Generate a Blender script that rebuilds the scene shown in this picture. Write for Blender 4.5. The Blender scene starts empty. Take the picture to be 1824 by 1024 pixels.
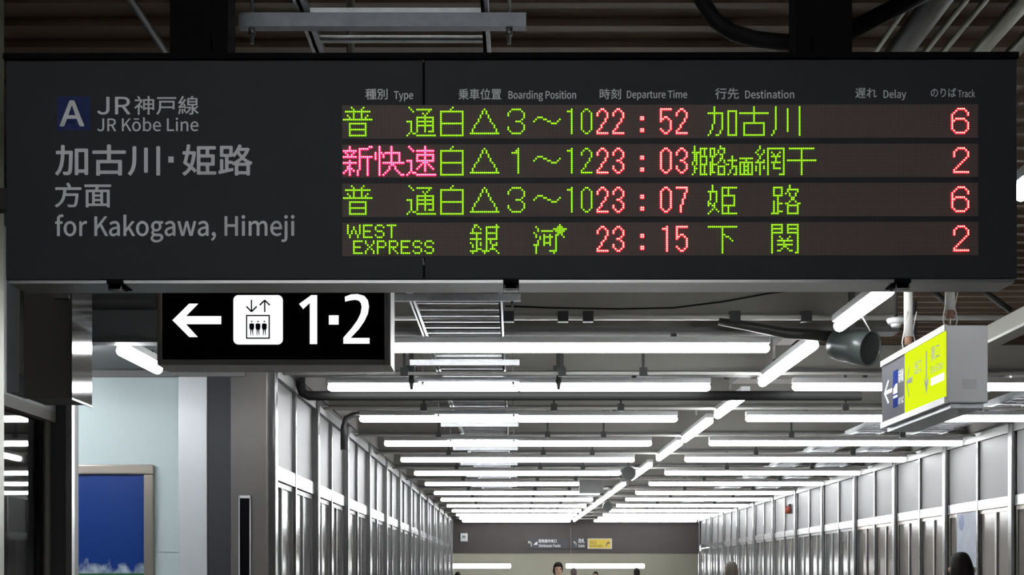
import bpy, bmesh, math, random, os
from mathutils import Vector, Matrix
random.seed(7)
C = bpy.context.scene.collection
S = bpy.context.scene

# ------------------------------------------------------------------ camera, world, exposure
F = 2400.0            # focal length in pixels of the 1824 px frame
VX, VY = 918.0, 1022.0  # vanishing point of the corridor
EYE = 1.6
cam_d = bpy.data.cameras.new('camera')
cam = bpy.data.objects.new('camera', cam_d); C.objects.link(cam)
cam_d.sensor_width = 36.0
cam_d.lens = F / 1824 * 36.0
cam_d.shift_x = (912 - VX) / 1824
cam_d.shift_y = (VY - 512) / 1824
cam_d.clip_start = 0.05; cam_d.clip_end = 300
cam.location = (0, 0, EYE); cam.rotation_euler = (math.pi/2, 0, 0)
S.camera = cam
w = bpy.data.worlds.new('night'); S.world = w; w.use_nodes = True
w.node_tree.nodes['Background'].inputs[0].default_value = (0.55, 0.6, 0.7, 1)
w.node_tree.nodes['Background'].inputs[1].default_value = 0.02
S.view_settings.view_transform = 'Standard'; S.view_settings.look = 'None'
S.view_settings.exposure = 0.0; S.view_settings.gamma = 1.0; S.view_settings.use_curve_mapping = False
S.cycles.max_bounces = 7; S.cycles.diffuse_bounces = 4; S.cycles.glossy_bounces = 4
S.cycles.transparent_max_bounces = 12; S.cycles.caustics_reflective = False; S.cycles.caustics_refractive = False
S.cycles.sample_clamp_indirect = 4.0
TUBE_L = 26.0         # radiance of the fluorescent tubes

def PX(px, Y): return (px - VX) * Y / F
def PZ(py, Y): return EYE + (VY - py) * Y / F

# ------------------------------------------------------------------ materials
def mat(name, col, rough=0.5, metal=0.0, spec=0.5, noise=0.0, nscale=8.0, bump=0.0, coat=0.0):
    m = bpy.data.materials.new(name); m.use_nodes = True
    nt = m.node_tree; b = nt.nodes['Principled BSDF']
    b.inputs['Base Color'].default_value = (*col, 1)
    b.inputs['Roughness'].default_value = rough
    b.inputs['Metallic'].default_value = metal
    b.inputs['Specular IOR Level'].default_value = spec
    b.inputs['Coat Weight'].default_value = coat
    if noise or bump:
        tc = nt.nodes.new('ShaderNodeTexCoord'); n = nt.nodes.new('ShaderNodeTexNoise')
        n.inputs['Scale'].default_value = nscale; n.inputs['Detail'].default_value = 4
        nt.links.new(tc.outputs['Object'], n.inputs['Vector'])
        if noise:
            mx = nt.nodes.new('ShaderNodeMix'); mx.data_type = 'RGBA'
            mx.inputs[6].default_value = (*[c*(1-noise) for c in col], 1)
            mx.inputs[7].default_value = (*[min(1, c*(1+noise)) for c in col], 1)
            nt.links.new(n.outputs['Fac'], mx.inputs[0]); nt.links.new(mx.outputs[2], b.inputs['Base Color'])
        if bump:
            bp = nt.nodes.new('ShaderNodeBump'); bp.inputs['Strength'].default_value = bump
            nt.links.new(n.outputs['Fac'], bp.inputs['Height']); nt.links.new(bp.outputs[0], b.inputs['Normal'])
    return m
def emit(name, col, strength, sample=False):
    m = bpy.data.materials.new(name); m.use_nodes = True
    nt = m.node_tree; nt.nodes.clear()
    e = nt.nodes.new('ShaderNodeEmission'); o = nt.nodes.new('ShaderNodeOutputMaterial')
    e.inputs[0].default_value = (*col, 1); e.inputs[1].default_value = strength
    nt.links.new(e.outputs[0], o.inputs[0])
    m.cycles.emission_sampling = 'FRONT' if sample else 'NONE'
    return m
def glass_mat(name, tint=(0.85, 0.88, 0.9), extra=0.04):
    m = bpy.data.materials.new(name); m.use_nodes = True
    nt = m.node_tree; nt.nodes.clear()
    t = nt.nodes.new('ShaderNodeBsdfTransparent'); t.inputs[0].default_value = (*tint, 1)
    g = nt.nodes.new('ShaderNodeBsdfGlossy'); g.inputs['Roughness'].default_value = 0.02
    fr = nt.nodes.new('ShaderNodeFresnel'); fr.inputs[0].default_value = 1.5
    ad = nt.nodes.new('ShaderNodeMath'); ad.inputs[1].default_value = extra
    mx = nt.nodes.new('ShaderNodeMixShader'); o = nt.nodes.new('ShaderNodeOutputMaterial')
    nt.links.new(fr.outputs[0], ad.inputs[0]); nt.links.new(ad.outputs[0], mx.inputs[0])
    nt.links.new(t.outputs[0], mx.inputs[1]); nt.links.new(g.outputs[0], mx.inputs[2])
    nt.links.new(mx.outputs[0], o.inputs[0])
    return m

M = {}
M['board'] = mat('board dark grey', (0.028, 0.029, 0.034), 0.6, 0, 0.2, noise=0.12, nscale=3)
M['black'] = mat('black paint', (0.004, 0.004, 0.005), 0.7, 0, 0.06)
M['print'] = mat('printed pale grey', (0.72, 0.72, 0.75), 0.6, 0, 0.2)
M['print_small'] = mat('printed small grey', (0.68, 0.68, 0.69), 0.6, 0, 0.2)
M['badge'] = mat('badge blue', (0.008, 0.020, 0.105), 0.6, 0, 0.3)
M['seam'] = mat('worn seam', (0.003, 0.003, 0.003), 0.8, 0, 0.05)
M['scratch'] = mat('scratched paint', (0.16, 0.15, 0.14), 0.7)
M['brushed'] = mat('brushed steel', (0.31, 0.31, 0.305), 0.34, 0.9, 0.5)
M['polished'] = mat('polished steel end', (0.22, 0.215, 0.205), 0.05, 0.6, 0.5)
M['door_metal'] = mat('bronze door metal', (0.15, 0.142, 0.125), 0.6, 0, 0.15)
M['galv'] = mat('galvanised steel', (0.70, 0.72, 0.75), 0.42, 0.5, 0.5, noise=0.25, nscale=30)
M['galv_shaded'] = mat('shaded galvanised channel', (0.25, 0.26, 0.29), 0.4, 0.6, 0.5, noise=0.25, nscale=30)  # darker copy of the galvanised metal for the near bar, shade put into its colour
M['alu'] = mat('aluminium frame', (0.17, 0.17, 0.17), 0.22, 0.5, 0.5)
M['alu_matt'] = mat('matt aluminium', (0.22, 0.22, 0.216), 0.45, 0.6, 0.5)
M['panel'] = mat('grey wall panel', (0.235, 0.232, 0.235), 0.5, 0, 0.3, noise=0.06, nscale=1.5)
M['transom'] = mat('polished transom', (0.36, 0.36, 0.365), 0.25, 0.4, 0.5)
M['backing'] = mat('room behind glass', (0.42, 0.41, 0.40), 0.8, 0, 0.2, noise=0.25, nscale=1.2)
M['darkframe'] = mat('dark window frame', (0.05, 0.05, 0.055), 0.4, 0.3)
M['goldframe'] = mat('champagne window frame', (0.43, 0.39, 0.34), 0.35, 0.7)
M['glass'] = glass_mat('window glass')
M['film_glass'] = mat('grey filmed glass', (0.12, 0.118, 0.116), 0.16, 0, 0.35, noise=0.35, nscale=1.3)
M['film_glass_warm'] = mat('warm filmed glass', (0.19, 0.172, 0.160), 0.14, 0, 0.4, noise=0.35, nscale=1.3)
M['deck'] = mat('brown roof deck', (0.070, 0.043, 0.024), 0.6, 0, 0.3, noise=0.2, nscale=2)
M['ceil'] = mat('grey ceiling', (0.36, 0.345, 0.335), 0.75, 0, 0.2, noise=0.15, nscale=1.5)
M['beam'] = mat('beam paint', (0.30, 0.29, 0.27), 0.6, 0, 0.3, noise=0.1, nscale=2)
M['flange'] = mat('dark beam flange', (0.10, 0.10, 0.10), 0.5, 0.2)
M['conduit'] = mat('white conduit', (0.62, 0.61, 0.58), 0.45)
M['pipe_grey'] = mat('grey pipe', (0.20, 0.20, 0.165), 0.38, 0.3)
M['duct_dark'] = mat('dark duct', (0.028, 0.028, 0.026), 0.5)
M['clamp'] = mat('dark clamp', (0.035, 0.035, 0.037), 0.5, 0.3)
M['rubber'] = mat('black hose', (0.010, 0.010, 0.010), 0.7, 0, 0.2)
M['lamp_body'] = mat('white lamp body', (0.75, 0.75, 0.76), 0.4)
M['tube'] = emit('fluorescent tube', (0.97, 0.99, 1.0), TUBE_L, True)
M['bluewall'] = mat('pale blue wall', (0.60, 0.71, 0.735), 0.45, 0, 0.4, noise=0.04, nscale=1.2)
M['whitecol'] = mat('white column sheet', (0.78, 0.81, 0.85), 0.38, 0.3, 0.5)
M['darkcol'] = mat('charcoal column', (0.035, 0.038, 0.045), 0.5)
M['greycol'] = mat('taupe column sheet', (0.19, 0.18, 0.175), 0.35, 0.35, 0.5)
M['soffit'] = mat('dark soffit', (0.17, 0.178, 0.185), 0.6)
M['boxdark'] = mat('dark brown box face', (0.05, 0.046, 0.038), 0.6)
M['signwhite'] = emit('backlit white', (0.96, 0.98, 1.0), 1.15)
M['ink'] = mat('dark blue ink', (0.01, 0.02, 0.06), 0.5)
M['signframe'] = mat('sign frame grey', (0.72, 0.69, 0.66), 0.45, 0.2)
M['white'] = mat('white enamel', (0.84, 0.84, 0.88), 0.35)
M['yellow'] = emit('backlit yellow', (0.78, 0.95, 0.015), 0.98)
M['signgrey'] = mat('sign grey', (0.16, 0.16, 0.175), 0.7, 0, 0.05)
M['signblue'] = mat('sign blue', (0.012, 0.04, 0.26), 0.8, 0, 0.05)
M['ink_olive'] = mat('olive print on yellow', (0.06, 0.065, 0.005), 0.5)
M['bulk'] = mat('dark brown bulkhead', (0.070, 0.058, 0.058), 0.6, 0, 0.3, noise=0.15, nscale=2)
M['cream'] = mat('cream wall', (0.27, 0.262, 0.215), 0.7, 0, 0.2, noise=0.1, nscale=0.6)
M['floor'] = mat('grey floor tiles', (0.33, 0.32, 0.31), 0.35, 0, 0.5, noise=0.15, nscale=1.0)
M['yellow_paint'] = mat('yellow sign paint', (0.55, 0.40, 0.03), 0.5)
M['cream_paint'] = mat('cream paint', (0.5, 0.48, 0.4), 0.5)
M['speaker'] = mat('grey green speaker shell', (0.07, 0.085, 0.08), 0.3, 0.1)
M['speaker_in'] = mat('speaker mesh', (0.02, 0.022, 0.02), 0.7)
M['rust'] = mat('rusty joint', (0.22, 0.12, 0.08), 0.8, noise=0.4, nscale=40)
M['red'] = mat('red alarm lamp', (0.22, 0.045, 0.03), 0.4)
M['skin'] = mat('skin', (0.50, 0.33, 0.24), 0.55)
M['hair'] = mat('dark hair', (0.010, 0.008, 0.007), 0.6, 0, 0.15, bump=0.4, nscale=60)
M['hair_grey'] = mat('grey brown hair', (0.07, 0.055, 0.047), 0.6, bump=0.4, nscale=60)
for n, c in (('navy', (0.03, 0.035, 0.06)), ('charcoal', (0.03, 0.03, 0.032)), ('redcoat', (0.35, 0.06, 0.06)), ('beige', (0.38, 0.33, 0.26)), ('denim', (0.05, 0.07, 0.12)), ('shoe', (0.02, 0.02, 0.02))):
    M[n] = mat('cloth ' + n, c, 0.85, 0, 0.2)
M['led_green'] = emit('led lit green core', (0.40, 1.0, 0.035), 1.9)
M['led_green_halo'] = emit('led lit green lens halo', (0.11, 0.36, 0.0), 1.2)  # lens rings whose emission also paints the halo round each lit dot
M['led_red'] = emit('led lit red core', (1.0, 0.40, 0.33), 3.6)
M['led_red_halo'] = emit('led lit red lens halo', (1.0, 0.010, 0.022), 3.4)
M['led_pink'] = emit('led lit pink core', (1.0, 0.32, 0.44), 3.4)
M['led_pink_halo'] = emit('led lit pink lens halo', (1.0, 0.003, 0.062), 4.0)

# unlit LED matrix: a regular grid of small brownish lenses
PITCH = 3.527 * 4.1 / F
def matrix_mat():
    m = bpy.data.materials.new('unlit led matrix'); m.use_nodes = True
    nt = m.node_tree; b = nt.nodes['Principled BSDF']
    tc = nt.nodes.new('ShaderNodeTexCoord'); sc = nt.nodes.new('ShaderNodeVectorMath'); sc.operation = 'SCALE'
    sc.inputs['Scale'].default_value = 1 / PITCH
    fr = nt.nodes.new('ShaderNodeVectorMath'); fr.operation = 'FRACTION'
    sb = nt.nodes.new('ShaderNodeVectorMath'); sb.operation = 'SUBTRACT'; sb.inputs[1].default_value = (0.5, 0.5, 0.5)
    ml = nt.nodes.new('ShaderNodeVectorMath'); ml.operation = 'MULTIPLY'; ml.inputs[1].default_value = (1, 0, 1)
    ln = nt.nodes.new('ShaderNodeVectorMath'); ln.operation = 'LENGTH'
    lt = nt.nodes.new('ShaderNodeMath'); lt.operation = 'LESS_THAN'; lt.inputs[1].default_value = 0.36
    mx = nt.nodes.new('ShaderNodeMix'); mx.data_type = 'RGBA'
    mx.inputs[6].default_value = (0.092, 0.070, 0.066, 1); mx.inputs[7].default_value = (0.155, 0.114, 0.106, 1)
    for a, c in ((tc.outputs['Object'], sc.inputs[0]), (sc.outputs[0], fr.inputs[0]), (fr.outputs[0], sb.inputs[0]),
                 (sb.outputs[0], ml.inputs[0]), (ml.outputs[0], ln.inputs[0]), (ln.outputs['Value'], lt.inputs[0]),
                 (lt.outputs[0], mx.inputs[0]), (mx.outputs[2], b.inputs['Base Color'])):
        nt.links.new(a, c)
    b.inputs['Roughness'].default_value = 0.6; b.inputs['Specular IOR Level'].default_value = 0.2
    return m
M['matrix'] = matrix_mat()

# poster print: deep blue sky, a bank of clouds, a green strip at the foot
def poster_mat(z_cloud, z_green):
    m = bpy.data.materials.new('sky poster print'); m.use_nodes = True
    nt = m.node_tree; b = nt.nodes['Principled BSDF']
    tc = nt.nodes.new('ShaderNodeTexCoord'); sp = nt.nodes.new('ShaderNodeSeparateXYZ')
    n = nt.nodes.new('ShaderNodeTexNoise'); n.inputs['Scale'].default_value = 9; n.inputs['Detail'].default_value = 6
    nt.links.new(tc.outputs['Object'], sp.inputs[0]); nt.links.new(tc.outputs['Object'], n.inputs['Vector'])
    a = nt.nodes.new('ShaderNodeMath'); a.operation = 'SUBTRACT'; a.inputs[0].default_value = z_cloud
    nt.links.new(sp.outputs['Z'], a.inputs[1])
    a2 = nt.nodes.new('ShaderNodeMath'); a2.operation = 'MULTIPLY'; a2.inputs[1].default_value = 2.6
    nt.links.new(a.outputs[0], a2.inputs[0])
    a3 = nt.nodes.new('ShaderNodeMath'); a3.operation = 'ADD'
    nt.links.new(a2.outputs[0], a3.inputs[0]); nt.links.new(n.outputs['Fac'], a3.inputs[1])
    cr = nt.nodes.new('ShaderNodeValToRGB')
    cr.color_ramp.elements[0].position = 0.52; cr.color_ramp.elements[0].color = (0.005, 0.042, 0.24, 1)
    cr.color_ramp.elements[1].position = 0.80; cr.color_ramp.elements[1].color = (0.50, 0.58, 0.68, 1)
    nt.links.new(a3.outputs[0], cr.inputs[0])
    lt = nt.nodes.new('ShaderNodeMath'); lt.operation = 'LESS_THAN'; lt.inputs[1].default_value = z_green
    nt.links.new(sp.outputs['Z'], lt.inputs[0])
    mx = nt.nodes.new('ShaderNodeMix'); mx.data_type = 'RGBA'; mx.inputs[7].default_value = (0.03, 0.16, 0.05, 1)
    nt.links.new(lt.outputs[0], mx.inputs[0]); nt.links.new(cr.outputs[0], mx.inputs[6]); nt.links.new(mx.outputs[2], b.inputs['Base Color'])
    b.inputs['Roughness'].default_value = 0.35
    return m

# ------------------------------------------------------------------ mesh helpers
class MB:
    def __init__(s): s.v = []; s.f = []; s.mi = []; s.sm = []
    def face(s, idx, mi=0, sm=False): s.f.append(idx); s.mi.append(mi); s.sm.append(sm)
    def box(s, x0, x1, y0, y1, z0, z1, mi=0):
        if x0 > x1: x0, x1 = x1, x0
        if y0 > y1: y0, y1 = y1, y0
        if z0 > z1: z0, z1 = z1, z0
        b = len(s.v)
        s.v += [(x0,y0,z0),(x1,y0,z0),(x1,y1,z0),(x0,y1,z0),(x0,y0,z1),(x1,y0,z1),(x1,y1,z1),(x0,y1,z1)]
        for q in ((3,2,1,0),(4,5,6,7),(0,1,5,4),(2,3,7,6),(1,2,6,5),(3,0,4,7)): s.face([b+i for i in q], mi)
        return s
    def tube(s, pts, r, n=10, mi=0, caps=True, close=False):
        pts = [Vector(p) for p in pts]; rings = []
        rr = r if isinstance(r, (list, tuple)) else [r]*len(pts)
        up = None
        for i, p in enumerate(pts):
            d = (pts[min(i+1, len(pts)-1)] - pts[max(i-1, 0)]).normalized()
            if up is None:
                up = Vector((0,0,1)) if abs(d.z) < 0.9 else Vector((1,0,0))
            a = d.cross(up).normalized(); up = a.cross(d).normalized(); c = up
            b = len(s.v); rings.append(b)
            for k in range(n):
                t = 2*math.pi*k/n
                s.v.append(tuple(p + a*math.cos(t)*rr[i] + c*math.sin(t)*rr[i]))
        for i in range(len(rings)-1):
            for k in range(n):
                s.face([rings[i]+k, rings[i]+(k+1)%n, rings[i+1]+(k+1)%n, rings[i+1]+k], mi, True)
        if caps:
            s.face([rings[0]+k for k in range(n)][::-1], mi); s.face([rings[-1]+k for k in range(n)], mi)
        return s
    def prism(s, pts, y0, y1, mi=0):      # polygon in local x,z extruded along y (front at y0)
        n = len(pts); b = len(s.v)
        s.v += [(x, y0, z) for x, z in pts] + [(x, y1, z) for x, z in pts]
        area = sum(pts[i][0]*pts[(i+1)%n][1] - pts[(i+1)%n][0]*pts[i][1] for i in range(n))
        order = list(range(n)) if area > 0 else list(range(n))[::-1]
        s.face([b+i for i in order], mi); s.face([b+n+i for i in order[::-1]], mi)
        for k in range(n):
            i, j = order[k], order[(k+1)%n]
            s.face([b+j, b+i, b+n+i, b+n+j], mi)
        return s
    def lathe(s, prof, n=24, mi=0):       # profile (r, y) round the local y axis
        b = len(s.v)
        for r, y in prof:
            for k in range(n):
                t = 2*math.pi*k/n; s.v.append((r*math.cos(t), y, r*math.sin(t)))
        for i in range(len(prof)-1):
            for k in range(n):
                s.face([b+i*n+k, b+(i+1)*n+k, b+(i+1)*n+(k+1)%n, b+i*n+(k+1)%n], mi, True)
        return s
    def build(s, name, m, parent=None, loc=None, rot=None, bevel=0):
        me = bpy.data.meshes.new(name); me.from_pydata([tuple(x) for x in s.v], [], s.f)
        ms = m if isinstance(m, list) else [m]
        for q in ms: me.materials.append(q)
        me.polygons.foreach_set('material_index', s.mi); me.polygons.foreach_set('use_smooth', s.sm)
        me.update()
        o = bpy.data.objects.new(name, me); C.objects.link(o)
        if parent is not None: o.parent = parent
        if loc is not None: o.location = loc
        if rot is not None: o.rotation_euler = rot
        if bevel:
            bv = o.modifiers.new('bevel', 'BEVEL'); bv.width = bevel; bv.segments = 2; bv.limit_method = 'ANGLE'
        return o
def tag(o, label=None, cat=None, group=None, kind=None):
    if label: o['label'] = label
    if cat: o['category'] = cat
    if group: o['group'] = group
    if kind: o['kind'] = kind
    return o
def empty(name, loc=(0,0,0), rot=(0,0,0)):
    o = bpy.data.objects.new(name, None); C.objects.link(o); o.location = loc; o.rotation_euler = rot
    o.empty_display_size = 0.1
    return o
def bx(name, m, parent, *args, bevel=0, loc=None):
    return MB().box(*args).build(name, m, parent, loc, bevel=bevel)
def struct(o): o['kind'] = 'structure'; return o
def copy_tree(o, parent=None):
    c = o.copy(); C.objects.link(c)
    if parent is not None: c.parent = parent
    for ch in list(o.children): copy_tree(ch, c)
    return c
ORD = ['first','second','third','fourth','fifth','sixth','seventh','eighth','ninth','tenth','eleventh','twelfth','thirteenth','fourteenth','fifteenth','sixteenth']

FONT = None
try:
    _p = os.path.join(bpy.utils.system_resource('DATAFILES'), 'fonts', 'Noto Sans CJK Regular.woff2')
    if os.path.exists(_p): FONT = bpy.data.fonts.load(_p)
except Exception: FONT = None
def text(body, x0, x1, z0, z1, y, m, parent, name='lettering', bold=0.012, axis='x', depth=0.0008):
    """Letters laid on a face, stretched to fill the box x0..x1 by z0..z1 (local metres)."""
    cu = bpy.data.curves.new('text', 'FONT'); cu.body = body
    if FONT: cu.font = FONT
    cu.size = 1.0; cu.resolution_u = 4
    o = bpy.data.objects.new('text', cu); C.objects.link(o)
    bpy.context.view_layer.update()
    me = bpy.data.meshes.new_from_object(o.evaluated_get(bpy.context.evaluated_depsgraph_get()))
    bpy.data.objects.remove(o); bpy.data.curves.remove(cu)
    xs = [v.co.x for v in me.vertices]; ys = [v.co.y for v in me.vertices]
    ax, bx_, ay, by = min(xs), max(xs), min(ys), max(ys)
    for v in me.vertices:
        u = x0 + (v.co.x-ax)/(bx_-ax)*(x1-x0); t = z0 + (v.co.y-ay)/max(1e-6, by-ay)*(z1-z0)
        v.co = (u, y, t) if axis == 'x' else (y, -u, t)
    if bold:                          # thicken the strokes: the same outline set down again a little to each side
        hgt = (z1-z0)*bold*1.1; src = [v.co.copy() for v in me.vertices]; pf = [tuple(q.vertices) for q in me.polygons]; vs = []; fs = []
        for k, (du, dz) in enumerate(((0, 0), (hgt, 0), (-hgt, 0), (0, hgt), (0, -hgt))):
            b = len(vs)
            for c in src: vs.append((c.x+du, c.y-0.00002*k, c.z+dz) if axis == 'x' else (c.x-0.00002*k, c.y+du, c.z+dz))
            fs += [tuple(i+b for i in q) for q in pf]
        bpy.data.meshes.remove(me); me = bpy.data.meshes.new(name); me.from_pydata(vs, [], fs)
    me.materials.clear(); me.materials.append(m)
    me.name = name
    ob = bpy.data.objects.new(name, me); C.objects.link(ob); ob.parent = parent
    return ob
def rrect(x0, x1, z0, z1, r, n=6):
    pts = []
    for cx, cz, a in ((x1-r, z1-r, 0), (x0+r, z1-r, 90), (x0+r, z0+r, 180), (x1-r, z0+r, 270)):
        for k in range(n+1):
            t = math.radians(a + 90*k/n); pts.append((cx+r*math.cos(t), cz+r*math.sin(t)))
    return pts

# ------------------------------------------------------------------ lamps
def lamp(name, label, group, p0, p1, r=0.036, joints=1, strut=True):
    """A batten with bare tubes hung under a white body between two end points."""
    p0, p1 = Vector(p0), Vector(p1); d = p1-p0; L = d.length; ang = math.atan2(d.y, d.x)
    root = empty(name, (p0+p1)/2, (0, 0, ang)); tag(root, label, 'ceiling light', group)
    MB().box(-L/2, L/2, -0.045, 0.045, 0.034, 0.085).build('lamp_body', M['lamp_body'], root, bevel=0.006)
    n = joints+1
    for k in range(n):
        a = -L/2 + L*k/n; b = -L/2 + L*(k+1)/n
        ea = 0.45 if k == 0 else 0.9; eb = 0.45 if k == n-1 else 0.9; ma = 0.8 if k == 0 else 1.0; mb_ = 0.8 if k == n-1 else 1.0
        MB().tube([(a,0,0),(a+0.012,0,0),(a+0.03,0,0),(b-0.03,0,0),(b-0.012,0,0),(b-0.001,0,0)], [r*ea, r*ma, r, r, r*mb_, r*eb], 12).build('tube', M['tube'], root)
    for k in range(2):
        x = -L/2*0.6 if k == 0 else L/2*0.6
        MB().box(x-0.02, x+0.02, -0.02, 0.02, 0.085, 0.11).build('mounting_foot', M['clamp'], root)
    return root
ROWS = [10.45, 12.65, 15.22, 18.1, 20.69, 23.46, 26.25, 29.17, 31.8, 34.7, 37.4, 40.0, 42.4, 44.6]
HL = 1.75; ZL = EYE + HL
for i, Y in enumerate(ROWS):
    xl, xr = (-1.74, 1.97) if i == 0 else (-1.76, 1.83)
    if i == 6: xr = 1.24
    lamp('ceiling_light', 'long white tube light across the left ceiling, %s row behind the departure board' % ORD[i], 'tube lights across the left side of the corridor', (xl, Y, ZL), (xr, Y, ZL))
for i, Y in enumerate(ROWS[1:]):
    lamp('ceiling_light', 'long white tube light across the right ceiling, %s row counted from the yellow sign' % ORD[i], 'tube lights across the right side of the corridor', (2.60, Y, ZL+0.003), (6.0, Y, ZL+0.003))
MID = [(4.75, 6.22), (8.28, 9.55), (10.27, 12.35), (13.17, 14.9), (15.4, 17.6), (18.0, 20.5), (21.6, 24.7), (26.2, 28.4), (28.8, 31.0), (31.4, 33.6), (34.0, 36.2), (36.6, 38.8), (39.2, 41.4), (41.8, 44.2)]
def midx(Y): return 2.385 - 0.0102*Y
for i, (a, b) in enumerate(MID):
    if i == 0: lb = 'slanting tube light at the right edge, partly behind the departure board'
    elif i == 1: lb = 'slanting centre line tube light just under the departure board, the nearest'
    else: lb = 'slanting centre line tube light, %s one beyond the nearest' % ORD[i-2]
    lamp('ceiling_light', lb, 'tube lights along the centre line of the corridor', (midx(a), a, ZL), (midx(b), b, ZL), joints=0, r=0.04)
lamp('ceiling_light', 'short slanting tube light at far left beside the elevator sign', None, (-2.645, 9.02, 3.1), (-2.62, 9.9, 3.1), joints=0, r=0.038)
for i, (x, a, b) in enumerate(((-3.4, 9.2, 10.4), (-4.0, 9.2, 11.0), (-4.45, 9.2, 11.0))):  # lamps added out of sight to brighten the pale blue wall
    lamp('ceiling_light', 'unseen tube light added under the far left soffit, %s in from the slanting light' % ORD[i], 'unseen added tube lights under the far left soffit', (x, a, 3.16), (x, b, 3.16), joints=0, r=0.045)
for i, Y in enumerate((60.5, 65.0, 69.0)):  # lamps added behind the bulkhead, out of sight, to brighten the cream hall
    lamp('ceiling_light', 'unseen high tube light added in the hall beyond the far beam, %s row' % ORD[i], 'unseen added tube lights high in the hall beyond the far beam', (-6, Y, 2.79), (9, Y, 2.79), r=0.07, joints=4)
for i, (a, b) in enumerate(((-3.07, -0.2), (2.25, 5.75))):
    lamp('ceiling_light', ['low tube light beyond the far beam, left of the pair', 'low tube light beyond the far beam, right of the pair'][i], 'tube lights beyond the far beam', (a, 60, 1.95), (b, 60, 1.95), r=0.10)
lamp('ceiling_light', 'unseen tube light added over the near concourse, beyond the right end of the board', None, (2.75, 6.4, 3.5), (6.0, 6.4, 3.5))  # out-of-frame lamp added to brighten the end of the yellow sign
# unseen rows of lamps added behind the camera to light the board front
for i, Y in enumerate((0.9, -1.5, -4.0)):
    lamp('ceiling_light', 'unseen tube light added over the near concourse, %s row behind the viewer' % ORD[i], 'unseen added tube lights over the near concourse', (-2.2, Y, ZL+0.25), (1.4, Y, ZL+0.25))

# ------------------------------------------------------------------ the setting
XL, XR, YE = -2.15, 6.1, 46.0
struct(bx('floor', M['floor'], None, -9, 12, -8, 90, -0.1, 0.0))
# near roof: brown ribbed deck; the ribs run across the view
m = MB(); prof = []
y = -8.0
while y < 17.0:
    prof += [(y, 4.5), (y+0.20, 4.5), (y+0.215, 4.46), (y+0.27, 4.46), (y+0.285, 4.5)]; y += 0.285
def deck(x0, x1, y0, y1, name):
    pr = [(a, b) for a, b in prof if y0 <= a <= y1]; mm = MB(); n = len(pr)
    mm.v += [(x0, a, b) for a, b in pr] + [(x1, a, b) for a, b in pr]
    mm.v += [(x0, a, 4.6) for a, b in pr] + [(x1, a, 4.6) for a, b in pr]
    for i in range(n-1):
        mm.face([i, i+1, n+i+1, n+i]); mm.face([2*n+i+1, 2*n+i, 3*n+i, 3*n+i+1])
    mm.face([0, n, 3*n, 2*n]); mm.face([n-1, 3*n-1, 4*n-1, 2*n-1])
    return struct(mm.build(name, M['deck']))
deck(-9, 2.95, -8, 10.6, 'ceiling'); deck(2.95, 12, -8, 16.9, 'ceiling')
struct(bx('ceiling', M['ceil'], None, -3.0, 2.95, 10.62, YE+0.3, 4.05, 4.15))
struct(bx('ceiling', M['ceil'], None, 2.95, 7.0, 16.95, YE+0.3, 4.05, 4.15))
# cross beams, one over each row of lamps
for i, Y in enumerate(ROWS):
    b = MB(); b.box(XL+0.02, 2.96 if i == 0 else 2.42, Y+0.02, Y+0.05, 3.50, 4.04)
    b.box(XL+0.02, 2.96 if i == 0 else 2.42, Y-0.07, Y+0.14, 3.465, 3.50, 1)
    struct(b.build('ceiling_beam', [M['beam'], M['flange']]))
    if i:
        b = MB(); b.box(2.45, XR-0.05, Y+0.02, Y+0.05, 3.52, 3.75 if i < 3 else 4.04); b.box(2.45, XR-0.05, Y-0.06, Y+0.12, 3.49, 3.52, 1)
        struct(b.build('ceiling_beam', [M['beam'], M['flange']]))
for i, x in enumerate((2.435,)):
    b = MB(); b.box(x-0.07, x+0.07, 10.6, YE, 3.80, 3.84); b.box(x-0.015, x+0.015, 10.6, YE, 3.84, 4.04)
    struct(b.build('ceiling_beam', M['flange']))

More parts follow.
